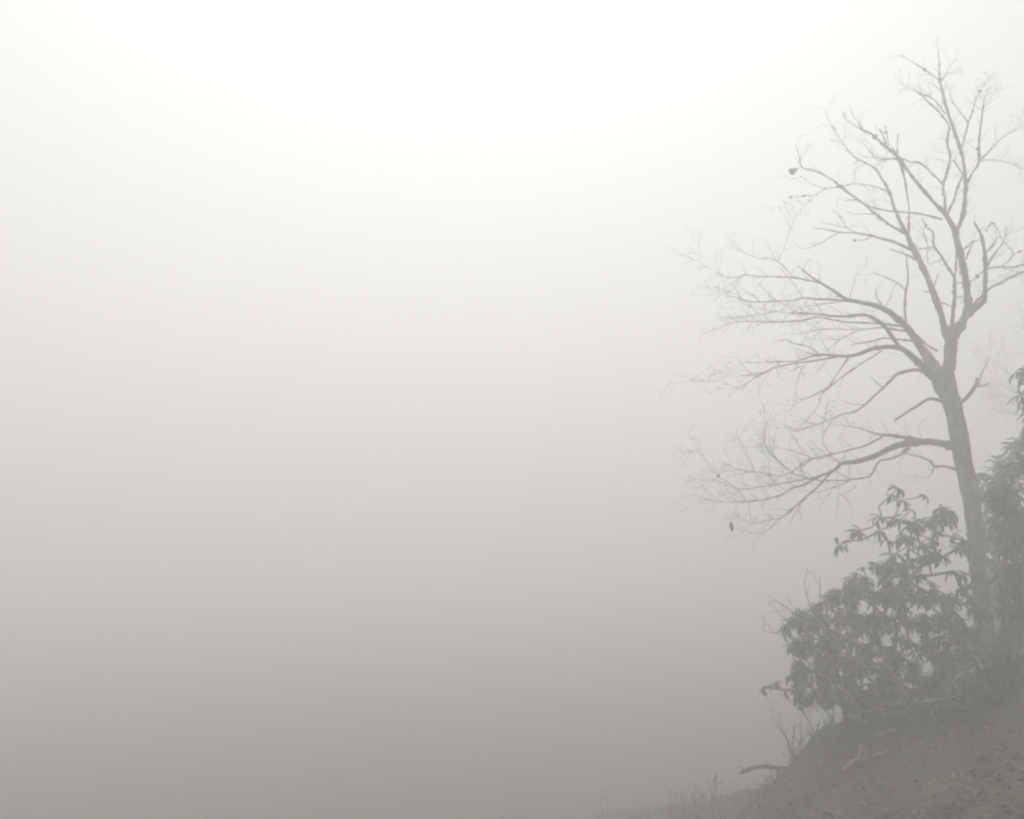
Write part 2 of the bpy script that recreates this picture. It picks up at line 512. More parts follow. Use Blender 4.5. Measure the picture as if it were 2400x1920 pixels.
# every limb: list of (region, traced points, drift or None, twig density)
FAM = [
  # right leader with its branches
  [('B', [(1698, 800, 64), (1722, 770, 58), (1762, 690, 52), (1800, 610, 48), (1796, 500, 40), (1786, 400, 40), (1765, 310, 40), (1735, 180, 40), (1715, 100, 36), (1660, 10, 30), (1600, -55, 22), (1530, -135, 21), (1460, -215, 18), (1400, -295, 19), (1370, -345, 18), (1290, -415, 17), (1200, -495, 12), (1140, -525, 10), (1080, -556, 6)], -0.1, 0.35),
   ('A', [(1725, 1310, 34), (1768, 1200, 26), (1785, 1080, 24), (1785, 970, 22), (1770, 850, 20), (1750, 770, 20), (1710, 650, 20), (1670, 530, 18), (1645, 430, 15), (1627, 360, 12), (1622, 270, 8), (1615, 180, 5)], 0.15, 0.6),
   ('A', [(1660, 1195, 22), (1655, 1100, 14), (1645, 1010, 14), (1670, 930, 15), (1690, 830, 16), (1670, 740, 14), (1682, 640, 12), (1640, 570, 10), (1560, 490, 10), (1480, 420, 7), (1420, 390, 4)], 0.5, 0.6),
   ('A', [(1650, 1010, 14), (1590, 950, 10), (1500, 870, 10), (1440, 860, 9), (1380, 840, 7), (1290, 840, 6), (1180, 830, 4)], None, 0.6),
   ('A', [(1672, 1190, 16), (1720, 1080, 12), (1748, 990, 12), (1782, 940, 8)], -0.3, 0.2),
   ('A', [(1788, 1010, 18), (1830, 930, 12), (1872, 860, 14), (1868, 750, 12), (1890, 600, 10), (1902, 480, 7), (1935, 400, 4)], -0.4, 0.7),
   ('A', [(1872, 860, 12), (1960, 770, 8), (2030, 700, 6), (2130, 640, 3)], None, 0.8),
   ('A', [(1872, 855, 9), (1960, 850, 6), (2060, 870, 5), (2160, 910, 3)], None, 0.8),
   ('A', [(1785, 960, 12), (1745, 900, 9), (1705, 850, 9)], None, 0.2),
   ('A', [(1755, 790, 12), (1785, 690, 10), (1800, 620, 12), (1765, 560, 8), (1710, 490, 6), (1690, 440, 4)], 0.3, 0.6),
   ('A', [(1800, 630, 11), (1830, 540, 8), (1850, 470, 7), (1895, 390, 4)], -0.3, 0.7),
   ('A', [(1660, 560, 10), (1590, 470, 9), (1500, 430, 6), (1460, 400, 4)], None, 0.5),
   ('A', [(1628, 350, 9), (1530, 280, 8), (1420, 210, 5), (1375, 180, 3)], None, 0.3),
   ('A', [(1640, 350, 8), (1680, 270, 6), (1730, 210, 4)], None, 0.3),
   ('A', [(1380, 860, 10), (1310, 840, 9), (1230, 850, 6), (1180, 790, 5), (1120, 710, 3)], None, 0.5),
   ('A', [(1290, 770, 10), (1268, 700, 9), (1242, 655, 7)], None, 0.1),
   ('A', [(1300, 760, 8), (1290, 690, 6), (1280, 630, 5)], None, 0.1),
   ('A', [(1360, 830, 8), (1355, 760, 7), (1365, 680, 5)], None, 0.1),
   ('A', [(1140, 660, 8), (1110, 610, 6), (1065, 550, 4), (1050, 490, 2.5)], None, 0.3),
   ('A', [(1080, 630, 6), (1030, 590, 5), (1008, 540, 4)], None, 0.3)],
  # left leader with its branches
  [('B', [(1690, 850, 50), (1672, 790, 44), (1655, 730, 40), (1625, 620, 38), (1585, 500, 38), (1540, 390, 38), (1480, 270, 34), (1440, 190, 32), (1420, 130, 28), (1400, 104, 24), (1360, 24, 18), (1335, -36, 18), (1310, -126, 18), (1260, -216, 12), (1210, -286, 9), (1100, -346, 8), (1040, -406, 7), (970, -506, 5), (890, -666, 3)], 0.2, 0.5),
   ('A', [(1428, 1330, 16), (1430, 1200, 10), (1420, 1080, 10), (1390, 920, 13), (1352, 830, 13), (1322, 770, 10)], -0.3, 0.3),
   ('A', [(1415, 1320, 20), (1310, 1260, 16), (1220, 1190, 14), (1110, 1100, 13), (990, 1015, 14), (940, 970, 11), (840, 920, 9), (755, 890, 8), (730, 800, 6), (715, 740, 3)], -0.35, 0.3),
   ('A', [(755, 890, 6), (722, 902, 4), (704, 908, 3)], 0, 0),
   ('A', [(1000, 1020, 10), (900, 1030, 6), (840, 1068, 5), (760, 1075, 5), (680, 1085, 3)], None, 0.4),
   ('A', [(905, 1025, 6), (830, 1010, 4), (740, 950, 3)], None, 0.3),
   ('A', [(1000, 1018, 8), (1100, 1000, 6), (1200, 1015, 8), (1310, 1050, 9)], None, 0.3),
   ('A', [(1110, 1100, 8), (1060, 1100, 6), (1020, 1110, 4)], None, 0.1),
   ('A', [(1225, 1190, 8), (1140, 1190, 6), (1080, 1190, 5), (1030, 1175, 3)], None, 0.1),
   ('A', [(1640, 1225, 12), (1480, 1185, 10), (1330, 1175, 9), (1200, 1150, 8), (1120, 1105, 7)], -0.2, 0.2),
   ('B', [(1450, 235, 20), (1330, 180, 16), (1190, 145, 13), (1090, 125, 11), (990, 120, 9), (890, 100, 7), (820, 95, 3)], 0.1, 0.3),
   ('B', [(990, 120, 7), (930, 155, 6), (870, 190, 6), (810, 215, 5), (750, 225, 3)], None, 0.2),
   ('B', [(1100, 125, 8), (1040, 92, 6), (1000, 30, 5), (940, -35, 3)], None, 0.3),
   ('B', [(1050, 95, 6), (960, 75, 5), (870, 60, 4)], None, 0.3),
   ('B', [(1190, 145, 7), (1150, 168, 6), (1075, 170, 4)], None, 0.1),
   ('B', [(1480, 300, 14), (1430, 270, 10), (1380, 250, 8), (1310, 225, 5)], None, 0.3),
   ('B', [(1600, 560, 12), (1650, 570, 10), (1690, 590, 8)], None, 0.1),
   ('B', [(1570, 500, 10), (1540, 495, 6), (1515, 490, 4)], None, 0.1),
   ('B', [(1585, 470, 8), (1610, 400, 6), (1620, 370, 4)], None, 0.1)],
  # slim middle leader
  [('B', [(1690, 800, 30), (1706, 650, 24), (1718, 500, 22), (1715, 410, 20), (1680, 350, 16), (1640, 280, 14), (1590, 210, 14), (1580, 120, 13), (1540, 85, 8), (1510, 30, 5)], 0.4, 0.3),
   ('B', [(1718, 420, 12), (1727, 300, 12), (1728, 200, 10)], 0, 0.1),
   ('B', [(1592, 215, 9), (1500, 225, 7), (1450, 235, 5)], None, 0.2),
   ('B', [(1645, 290, 8), (1600, 305, 6), (1550, 312, 5), (1545, 190, 6), (1520, 110, 6), (1550, 65, 4)], None, 0.2),
   ('B', [(1715, 520, 10), (1760, 530, 8), (1790, 500, 6)], None, 0.1)],
  # right stem
  [('B', [(1785, 655, 40), (1815, 635, 34), (1860, 590, 32), (1905, 545, 30), (1912, 450, 26), (1911, 330, 24), (1905, 220, 20), (1880, 130, 15), (1840, 50, 10)], -0.2, 0.2),
   ('B', [(1820, 595, 18), (1890, 520, 15), (1950, 470, 14), (2010, 440, 14), (2080, 400, 13), (2156, 370, 11), (2260, 330, 8), (2380, 250, 5)], -0.4, 0.8),
   ('B', [(1915, 250, 13), (1950, 215, 12), (1972, 180, 10), (1985, 150, 6)], None, 0.5),
   ('B', [(1920, 340, 12), (1960, 270, 9), (2010, 200, 7), (2040, 150, 5)], None, 0.7),
   ('B', [(1925, 350, 12), (2000, 340, 10), (2090, 340, 9), (2160, 325, 7), (2250, 300, 5)], None, 0.8),
   ('B', [(2010, 340, 8), (2090, 260, 7), (2030, 180, 6), (1995, 110, 6), (1960, 58, 7), (1912, 112, 6)], None, 0.3),
   ('B', [(2090, 262, 6), (2160, 230, 5), (2220, 210, 4)], None, 0.8),
   ('B', [(1768, 235, 12), (1830, 180, 10), (1850, 178, 8), (1885, 165, 6)], None, 0.2),
   ('B', [(1788, 290, 14), (1810, 240, 11), (1835, 180, 9)], None, 0.2),
   ('B', [(1735, 440, 9), (1820, 430, 8), (1880, 380, 8), (1912, 350, 7)], None, 0.2)],
  # broad left limb
  [('B', [(1650, 1105, 110), (1600, 1025, 92), (1565, 940, 72), (1495, 835, 52), (1420, 730, 46), (1350, 660, 40), (1280, 610, 36), (1200, 580, 30), (1080, 555, 27), (1040, 545, 20), (960, 495, 18), (880, 445, 16), (820, 410, 12), (760, 360, 8), (720, 340, 5), (690, 380, 3)], -0.25, 0.35),
   ('B', [(870, 442, 12), (800, 425, 11), (690, 405, 10), (560, 400, 8), (470, 395, 7), (390, 390, 6), (345, 405, 5), (260, 400, 4), (180, 350, 3), (80, 295, 2)], None, 1.3),
   ('B', [(690, 395, 7), (630, 330, 6), (560, 285, 6), (490, 285, 5), (430, 270, 4), (360, 240, 3)], None, 1.1),
   ('B', [(600, 310, 5), (640, 230, 4), (665, 150, 4), (710, 30, 3), (740, -10, 2)], None, 0.8),
   ('B', [(760, 360, 6), (775, 320, 5), (812, 288, 4)], None, 0.3),
   ('B', [(1090, 557, 18), (990, 550, 14), (880, 545, 12), (760, 535, 12), (700, 550, 9), (600, 555, 8), (460, 560, 8), (380, 545, 6), (330, 510, 4), (250, 480, 3)], -0.5, 1.3),
   ('B', [(1410, 718, 18), (1280, 700, 14), (1150, 690, 12), (1020, 685, 10), (930, 670, 10), (850, 655, 9), (740, 680, 10), (620, 685, 9), (480, 685, 8), (320, 690, 5), (220, 730, 3)], 0.3, 1.1),
   ('B', [(1410, 700, 16), (1405, 590, 14), (1410, 490, 14), (1426, 420, 11), (1415, 330, 10), (1410, 270, 8), (1390, 245, 4)], 0.4, 0.2),
   ('B', [(1410, 490, 10), (1370, 450, 8), (1290, 410, 6), (1200, 370, 4)], None, 0.4),
   ('B', [(1285, 612, 12), (1250, 570, 9), (1225, 520, 8), (1222, 475, 6)], None, 0.1),
   ('B', [(1270, 600, 7), (1310, 540, 5), (1330, 470, 4), (1370, 430, 3)], None, 0.2),
   ('B', [(1050, 545, 7), (1070, 490, 5), (1090, 400, 3), (1110, 310, 2)], None, 0.3),
   ('B', [(480, 440, 5), (540, 510, 5), (600, 560, 5)], None, 0.5),
   ('B', [(1000, 560, 7), (880, 575, 6), (780, 590, 5), (750, 620, 4)], None, 0.6),
   ('B', [(1500, 830, 22), (1470, 812, 16), (1400, 800, 12), (1280, 790, 10), (1180, 810, 9), (1060, 833, 5)], 0.3, 0.3),
   ('B', [(1420, 745, 13), (1340, 735, 11), (1270, 722, 10), (1140, 735, 7), (1060, 760, 6), (990, 795, 6), (890, 795, 4)], None, 0.5),
   ('B', [(990, 795, 6), (910, 870, 5), (820, 930, 4), (740, 1000, 3)], None, 0.5),
   ('B', [(1135, 730, 7), (1040, 735, 6), (950, 730, 6), (850, 740, 6), (710, 765, 3)], None, 0.5),
   ('B', [(1610, 870, 14), (1550, 835, 13), (1480, 770, 12), (1440, 730, 9)], None, 0.1)],
  # second left limb arching out
  [('B', [(1580, 1010, 66), (1540, 985, 52), (1490, 940, 44), (1430, 890, 40), (1370, 850, 34), (1280, 845, 30), (1200, 855, 26), (1130, 885, 24), (1040, 903, 20), (940, 897, 16), (850, 895, 14), (780, 915, 10), (700, 935, 8), (560, 940, 6), (440, 945, 3)], -0.5, 0.7),
   ('B', [(980, 905, 13), (880, 925, 12), (780, 940, 11), (620, 965, 9), (500, 1015, 8), (430, 1060, 5), (370, 1105, 4), (300, 1085, 3), (220, 1055, 2), (140, 1060, 2)], -0.3, 1.1),
   ('B', [(510, 1012, 6), (400, 1020, 5), (340, 1035, 3), (270, 1010, 2)], None, 1.0),
   ('B', [(860, 885, 9), (790, 840, 7), (690, 820, 7), (655, 800, 6), (570, 812, 3)], None, 0.3),
   ('B', [(825, 893, 7), (760, 870, 5), (705, 850, 4)], None, 0.2),
   ('B', [(1260, 865, 11), (1160, 930, 10), (1040, 1010, 10), (920, 1100, 9), (830, 1150, 7), (740, 1188, 5), (660, 1260, 2)], 0.2, 0.5),
   ('B', [(920, 1105, 7), (865, 1160, 6), (860, 1210, 5), (810, 1280, 5), (720, 1370, 2)], None, 0.4),
   ('B', [(1045, 915, 10), (1000, 980, 8), (950, 1050, 8), (925, 1105, 7)], None, 0.3),
   ('B', [(1370, 845, 26), (1325, 785, 25), (1290, 735, 24), (1240, 685, 22), (1150, 640, 20), (1050, 650, 18), (940, 648, 14), (820, 635, 12), (720, 635, 8), (600, 620, 5), (440, 590, 3)], -0.2, 1.1),
   ('B', [(770, 950, 5), (740, 1010, 5), (722, 1090, 5), (700, 1170, 3)], None, 0.2),
   ('B', [(760, 965, 5), (720, 980, 5), (680, 1002, 4)], None, 0.1),
   ('B', [(600, 620, 5), (480, 640, 4), (380, 655, 3), (290, 660, 2)], None, 1.2)],
  # drooping left limb
  [('B', [(1590, 1050, 46), (1530, 1002, 30), (1460, 990, 22), (1370, 1010, 20), (1310, 1060, 16), (1270, 1100, 14), (1160, 1200, 12), (1090, 1250, 10), (1000, 1272, 8), (860, 1330, 7), (720, 1375, 5), (640, 1360, 3), (560, 1355, 2)], -0.35, 0.5),
   ('B', [(1272, 1102, 9), (1220, 1065, 7), (1180, 1025, 4)], None, 0.3),
   ('B', [(1145, 1210, 7), (1080, 1205, 5), (1000, 1180, 3)], None, 0.3),
   ('B', [(855, 1335, 6), (820, 1325, 6), (770, 1330, 4), (700, 1310, 2)], None, 0.4)],
  # lowest long limb
  [('C', [(1735, 400, 80), (1690, 388, 58), (1630, 375, 48), (1540, 365, 42), (1440, 375, 42), (1350, 395, 42), (1280, 420, 37), (1200, 460, 36), (1100, 490, 31), (1010, 500, 26), (980, 525, 22), (930, 560, 16), (850, 590, 14), (760, 640, 12), (680, 665, 10), (620, 705, 9), (520, 730, 8), (400, 745, 7), (300, 745, 5), (190, 740, 3)], -0.4, 1.0),
   ('C', [(985, 520, 16), (900, 600, 13), (820, 680, 12), (720, 765, 11), (630, 840, 8), (540, 860, 5), (460, 885, 4), (360, 850, 3)], -0.2, 1.0),
   ('C', [(630, 838, 6), (570, 900, 5), (500, 940, 4), (440, 942, 3)], None, 0.6),
   ('C', [(960, 540, 11), (830, 590, 9), (620, 630, 8), (390, 665, 6), (250, 630, 4), (80, 600, 2)], 0.3, 1.3),
   ('C', [(1260, 335, 18), (1150, 390, 12), (960, 440, 9), (850, 465, 9), (760, 500, 8), (690, 555, 7), (620, 580, 6), (500, 560, 6), (360, 545, 5), (290, 515, 3)], -0.3, 1.1),
   ('C', [(1590, 370, 34), (1460, 350, 30), (1350, 330, 22), (1250, 320, 16), (1180, 305, 10), (1090, 275, 7), (980, 260, 4)], 0.3, 0.8),
   ('C', [(1430, 400, 16), (1380, 445, 15), (1320, 470, 14), (1240, 490, 14), (1200, 560, 12), (1160, 590, 12), (1060, 605, 10), (920, 610, 9), (810, 600, 9), (710, 570, 8), (600, 480, 7), (530, 400, 6), (515, 300, 4), (515, 180, 2)], -0.5, 0.9),
   ('C', [(1735, 545, 18), (1650, 520, 14), (1590, 520, 14), (1555, 480, 12), (1450, 450, 9), (1390, 430, 6)], -0.4, 0.5),
   ('C', [(1590, 530, 9), (1550, 590, 6), (1470, 580, 4), (1480, 610, 4), (1520, 622, 3)], None, 0.3),
   ('C', [(940, 445, 7), (890, 370, 5), (885, 270, 4), (900, 200, 2)], None, 0.8),
   ('C', [(1000, 500, 7), (930, 455, 6), (850, 475, 5), (740, 440, 5), (640, 410, 4), (540, 400, 3)], None, 0.8),
   ('C', [(405, 742, 6), (340, 660, 5), (200, 560, 4), (110, 430, 3), (60, 425, 2)], None, 1.0),
   ('C', [(560, 650, 5), (470, 580, 4), (430, 500, 4), (360, 350, 2)], None, 0.8),
   ('C', [(650, 670, 6), (560, 600, 5), (545, 500, 4), (500, 400, 3)], None, 0.8),
   ('C', [(1060, 605, 7), (1000, 640, 6), (900, 670, 5), (820, 690, 4)], None, 0.4),
   ('C', [(790, 700, 7), (720, 800, 5), (680, 880, 4)], None, 0.4),
   ('C', [(1100, 640, 5), (1040, 690, 5), (980, 720, 4), (975, 850, 3)], None, 0.3),
   ('C', [(1020, 705, 5), (1060, 760, 4), (1080, 850, 3)], None, 0.3),
   ('C', [(400, 745, 5), (345, 770, 3), (320, 830, 3), (303, 868, 3)], 0, 0.2)],
]
knobs = {0: 1.0, 1: 0.8, 2: 0.7, 3: 1.0, 4: 0.15, 5: 0.15, 6: 0.2, 7: 0.15}     # knobs per limb point
for fi, fam in enumerate(FAM):
    rr = random.Random(100 + fi)
    main = None
    for k, (reg, tpts, drift, dens) in enumerate(fam):
        lm = MB()
        pts, rad = limb_curve(tr(reg, tpts), rr, drift)
        big = rad[0] > 0.02
        for i in range(2, len(rad)):            # lichen and burrs thicken the limb here and there
            if rr.random() < (0.3 if fi in (0, 1, 2, 3) else 0.16):
                rad[i] *= rr.uniform(1.2, 1.3 + 0.5 * min(1, 0.008 / rad[i]))
        lm.tube(pts, rad, 10 if big else 6, lump=0.16 if big else 0.22)
        n = len(pts)
        for i in range(2, n):
            f = i / n
            seg = (pts[i] - pts[i - 1]).length
            dirv = (pts[i] - pts[i - 1]).normalized()
            if rr.random() < dens * seg * ((9 + 24 * f) if fi < 4 else (2.5 + 23 * f)):
                side = Matrix.Rotation(rr.uniform(0, 6.28), 3, dirv) @ dirv.orthogonal()
                nd = dirv * rr.uniform(0.9, 2.2) + side + Vector((0, 0, rr.uniform(-0.15, 0.35)))
                twig(lm, pts[i], nd, rr.uniform(0.06, 0.19) + 0.2 * rr.random() ** 2 * min(dens, 1), min(0.003, rad[i] * 0.8), rr)
            if rad[i] < 0.06 and rr.random() < knobs[fi] * seg * 2.6:
                sz = rr.uniform(0.006, 0.013) if rr.random() < 0.85 else rr.uniform(0.014, 0.019)
                for _ in range(rr.randint(1, 3)):
                    lm.blob(pts[i] + Vector((rr.gauss(0, 1), rr.gauss(0, 1), rr.gauss(0, 1))).normalized() * (rad[i] * 0.8 + sz * 0.3), sz, rr)
        if dens > 0.5 and rad[-1] < 0.006:
            dirv = (pts[-1] - pts[-3]).normalized()
            for _ in range(3):
                twig(lm, pts[-1], dirv + Vector((rr.gauss(0, .3), rr.gauss(0, .3), rr.gauss(0, .3))), rr.uniform(0.06, 0.18), 0.002, rr)
        if main is None:
            main = lm.build('limb', M['bark'], tree)
        else:
            o = lm.build('branch', M['bark'], main)
            o.matrix_parent_inverse = Matrix.Identity(4)

# two broken stubs on the trunk
rr = random.Random(55)
sm = MB()
pts, rad = limb_curve(tr('C', [(1690, 140, 30), (1650, 118, 25), (1600, 100, 22), (1545, 100, 19), (1440, 165, 17), (1340, 228, 15)]), rr, -0.3)
sm.tube(pts, rad, 8, lump=0.15)
stub = sm.build('broken_stub', M['bark'], tree)
stub['label'] = 'bare broken branch stub bent down to the left'
sm = MB()
for tpts in ([(1720, 1240, 36), (1760, 1195, 27), (1800, 1160, 25), (1850, 1090, 23), (1860, 1040, 18)], [(1850, 1095, 14), (1890, 1090, 11), (1935, 1075, 6)],
             [(1868, 1085, 12), (1890, 1010, 8), (1915, 960, 7), (1935, 908, 5)], [(1900, 960, 4), (1870, 930, 3), (1840, 880, 2)]):
    pts, rad = limb_curve(tr('B', tpts), rr, -0.2)
    sm.tube(pts, rad, 8, lump=0.2)
stub = sm.build('broken_stub', M['bark'], tree)
stub['label'] = 'short forked dead stub on the right of the trunk'

# two withered leaves left on the tree
lf = MB()
c = P(1600 + 706 / ZS, 60 + 906 / ZS, min(skeleton, key=lambda s: (s[0] - 1861) ** 2 + (s[1] - 397) ** 2)[2])
for k in range(3):
    lf.leaf(c + Vector((0.025, 0.01 * k - 0.01, 0.004)), Vector((-1, 0.25 * (k - 1), 0.02)), Vector((0, -0.35 + 0.35 * k, 1)), 0.085, 0.07, 0.25, fold=-1.3)
lf.tube([c + Vector((0.03, 0, 0.0)), c + Vector((-0.03, 0, -0.02))], [0.0025, 0.006], 5)
lf.build('withered_leaf', M['dry'], tree)['label'] = 'dark cupped withered leaf at the tip of a high twig'
lf = MB()
c = P(1600 + 303 / ZS, 900 + 868 / ZS, min(skeleton, key=lambda s: (s[0] - 1712) ** 2 + (s[1] - 1222) ** 2)[2])
for k in range(3):
    a = k * 2.1
    lf.leaf(c, Vector((0.16 + 0.12 * math.cos(a), 0.12 * math.sin(a), -1)), Vector((math.cos(a), math.sin(a), 0)), 0.105, 0.03, 0.25, fold=0.9)
lf.build('withered_leaf', M['dry'], tree)['label'] = 'dark narrow withered leaf dangling under the lowest limb'


# ------------------------------------------------------------------ evergreen shrubs
def in_poly(x, y, poly):
    c = False
    j = len(poly) - 1
    for i in range(len(poly)):
        xi, yi = poly[i]; xj, yj = poly[j]
        if (yi > y) != (yj > y) and x < (xj - xi) * (y - yi) / (yj - yi) + xi:
            c = not c
        j = i
    return c


def rosette(mb, c, axis_, rr, size=1.0, droop=1.0):
    n = rr.randint(6, 10)
    a0 = rr.uniform(0, 6.28)
    ax = axis_.normalized()
    s = ax.orthogonal().normalized()
    b = ax.cross(s)
    for k in range(n):
        a = a0 + 2 * math.pi * k / n + rr.uniform(-0.25, 0.25)
        out = s * math.cos(a) + b * math.sin(a)
        d = out + ax * rr.uniform(-0.1, 0.5) + Vector((0, 0, -0.35 * droop))
        L = size * rr.uniform(0.06, 0.17)
        mb.leaf(c + out * 0.006, d, ax + Vector((0, 0, 0.4)), L, L * rr.uniform(0.2, 0.34), droop * rr.uniform(0.3, 1.2), fold=rr.uniform(0.2, 0.7), curl=rr.uniform(-0.3, 0.3))


def shrub(root, bases, targets, rr, size=1.0, droop=1.0, leafless=0.0, max_link=0.9):
    """stems grow from the bases to every rosette target, each target joining the nearest older node"""
    nodes = [dict(p=b, par=None, n=0) for b in bases]
    centre = sum(bases, Vector()) / len(bases)
    targets = sorted(targets, key=lambda t: (t - centre).length)
    for t in targets:
        best, bc = None, 1e9
        dt = (t - centre).length
        for i, nd in enumerate(nodes):
            if (nd['p'] - centre).length > dt + 0.02 and i >= len(bases):
                continue
            dl = (nd['p'] - t).length
            cost = dl + 0.35 * max(0, nd['p'].z - t.z + 0.05) * 2 + 0.05 * (nd['n'])
            if cost < bc:
                best, bc = i, cost
        a, par = nodes[best]['p'], best
        L = (t - a).length
        k = max(1, int(L / 0.12))
        bow = Vector((rr.gauss(0, 1), rr.gauss(0, 1), -abs(rr.gauss(0, 1)))) * L * 0.10
        nodes[best]['n'] += 1
        for q in range(1, k + 1):
            f = q / k
            p = a.lerp(t, f) + bow * math.sin(math.pi * f) + (Vector((rr.gauss(0, 1), rr.gauss(0, 1), rr.gauss(0, 1))) * 0.012 if q < k else Vector())
            nodes.append(dict(p=p, par=par, n=0, tip=(q == k)))
            par = len(nodes) - 1
    cnt = [0] * len(nodes)
    for i in range(len(nodes) - 1, -1, -1):
        if nodes[i].get('tip'):
            cnt[i] += 1
        if nodes[i]['par'] is not None:
            cnt[nodes[i]['par']] += cnt[i]
    rads = [0.0032 + 0.0019 * c ** 0.55 for c in cnt]
    sm_, fm = MB(), MB()
    kids = {}
    for i, nd in enumerate(nodes):
        kids.setdefault(nd['par'], []).append(i)
    done = set()

    def chain(i):
        out = [i]
        while True:
            k = [q for q in kids.get(out[-1], []) if q not in done]
            if not k:
                return out
            q = max(k, key=lambda z: cnt[z])
            done.add(q); out.append(q)
    order = list(range(len(nodes)))
    for i in order:
        if nodes[i]['par'] is None:
            done.add(i)
            ch = chain(i)
        elif i not in done:
            done.add(i)
            ch = [nodes[i]['par']] + chain(i)
        else:
            continue
        if len(ch) > 1:
            rs = [rads[q] for q in ch]
            if ch[0] != i:
                rs[0] = rads[ch[1]]
            sm_.tube([nodes[q]['p'] for q in ch], rs, 6, lump=0.12)
    for i, nd in enumerate(nodes):
        if nd.get('tip') and rr.random() >= leafless:
            ax = (nd['p'] - nodes[nd['par']]['p']).normalized() + Vector((0, 0, 0.55)) + Vector((rr.gauss(0, .25), rr.gauss(0, .25), 0))
            rosette(fm, nd['p'], ax, rr, size, droop)
    st = sm_.build('stem', M['stem'], root)
    fo = fm.build('foliage', M['leaf'], root)
    return st, fo


def fill(poly, n, d0, d1, rr, clump=0.0, cs=90.0, seed=0.0):
    xs = [p[0] for p in poly]; ys = [p[1] for p in poly]
    out = []
    tries = 0
    while len(out) < n and tries < n * 60:
        tries += 1
        x, y = rr.uniform(min(xs), max(xs)), rr.uniform(min(ys), max(ys))
        if not in_poly(x, y, poly):
            continue
        if clump and noise.noise(Vector((x / cs, y / cs, seed))) < clump * rr.uniform(-0.3, 0.6) - 0.12:
            continue
        p = P(x, y, rr.uniform(d0, d1))
        if p.z < gz(p.x, p.y) + 0.12:
            continue
        out.append(p)
    return out


def on_ground(px, py, d):
    p = P(px, py, d)
    return Vector((p.x, p.y, gz(p.x, p.y) - 0.03))


# big dense shrub below and left of the trunk
rr = random.Random(21)
A_POLY = [(1828, 1480), (1850, 1450), (1920, 1410), (1975, 1365), (2030, 1335), (2075, 1310), (2110, 1310), (2170, 1350), (2230, 1420), (2290, 1480), (2300, 1560), (2280, 1640),
          (2200, 1700), (2080, 1690), (1960, 1660), (1880, 1640), (1850, 1600), (1856, 1570), (1880, 1540), (1850, 1520)]
b0 = on_ground(2060, 1720, 7.3)
shrub_a = thing('evergreen_shrub', b0, 'broad dense evergreen shrub with drooping leaves and pale stems left of the trunk', 'shrub', 'evergreen shrubs on the bank')
tg = fill(A_POLY, 860, 6.6, 8.4, rr, clump=0.8, cs=30)
extra = [(1790, 1610), (1812, 1604), (1840, 1618), (1862, 1628), (1875, 1650), (1850, 1515), (1842, 1468), (1858, 1462), (1880, 1440), (1905, 1425), (1940, 1395), (1985, 1352), (2012, 1345), (1990, 1370), (2020, 1330), (2050, 1318)]
tg += [P(x, y, rr.uniform(6.9, 7.3)) for x, y in extra]
shrub(shrub_a, [b0, on_ground(2130, 1715, 7.2), on_ground(1915, 1760, 7.5), on_ground(2220, 1660, 7.3)], tg, rr, 0.57, 1.15)

# its pale bare stems, seen through the leaves
for k, path_ in enumerate(([(1180, 1180, 16), (1150, 1120, 15), (1105, 1075, 14), (1085, 980, 13), (1000, 900, 11), (930, 840, 9), (845, 800, 6)],
                           [(1105, 1075, 10), (1100, 900, 9), (1092, 800, 9), (1060, 720, 8), (1010, 640, 6), (930, 540, 5)],
                           [(1470, 1160, 13), (1420, 1090, 12), (1390, 1000, 11), (1345, 870, 10), (1320, 790, 8), (1270, 660, 6)],
                           [(930, 850, 7), (940, 780, 6), (900, 760, 5), (850, 765, 4)],
                           [(850, 1220, 11), (815, 1140, 10), (770, 1070, 9), (725, 1000, 7), (680, 975, 5), (600, 930, 4)],
                           [(1300, 1190, 10), (1270, 1080, 9), (1230, 980, 8), (1215, 880, 7), (1150, 760, 6), (1120, 640, 5)],
                           [(1100, 1160, 9), (1030, 1060, 8), (985, 985, 7), (905, 930, 6), (830, 880, 5), (760, 860, 4)],
                           [(1580, 1120, 10), (1540, 980, 9), (1525, 860, 8), (1460, 720, 7), (1440, 600, 5), (1400, 480, 4)],
                           [(980, 660, 7), (930, 600, 6), (880, 520, 5), (830, 430, 4), (815, 390, 3)],
                           [(1320, 800, 7), (1250, 690, 6), (1170, 600, 5), (1080, 540, 4), (1000, 470, 3)],
                           [(1010, 560, 6), (900, 510, 5), (800, 480, 4), (720, 450, 3), (640, 400, 2)])):
    rr_ = random.Random(300 + k)
    q = [P(1600 + x / ZS, 1280 + y / ZS, (6.42 + 0.06 * math.sin(i + k) if k in (3, 8, 9, 10) else max(6.42, 7.2 - 0.25 * i))) for i, (x, y, w) in enumerate(path_)]
    if k in (0, 2, 4, 5, 6, 7):
        q[0] = Vector((q[0].x, q[0].y, gz(q[0].x, q[0].y) - 0.02))
    r_ = [max(w - 1, 3) * 0.5 / ZS / FPX * 6.4 for x, y, w in path_]
    sp_ = spline([(*v, r) for v, r in zip(q, r_)], 6)
    m_ = MB()
    m_.tube([Vector(v[:3]) for v in sp_], [v[3] for v in sp_], 7, lump=0.2)
    for i in range(8, len(sp_) - 1, 5):
        twig(m_, Vector(sp_[i][:3]), Vector(sp_[i + 1][:3]) - Vector(sp_[i][:3]) + Vector((rr_.gauss(0, .03), rr_.gauss(0, .03), rr_.gauss(0, .03))), rr_.uniform(0.1, 0.25), 0.003, rr_)
    m_.build('stem', M['pale'], shrub_a)['label'] = 'pale bare stem showing through the leaves'

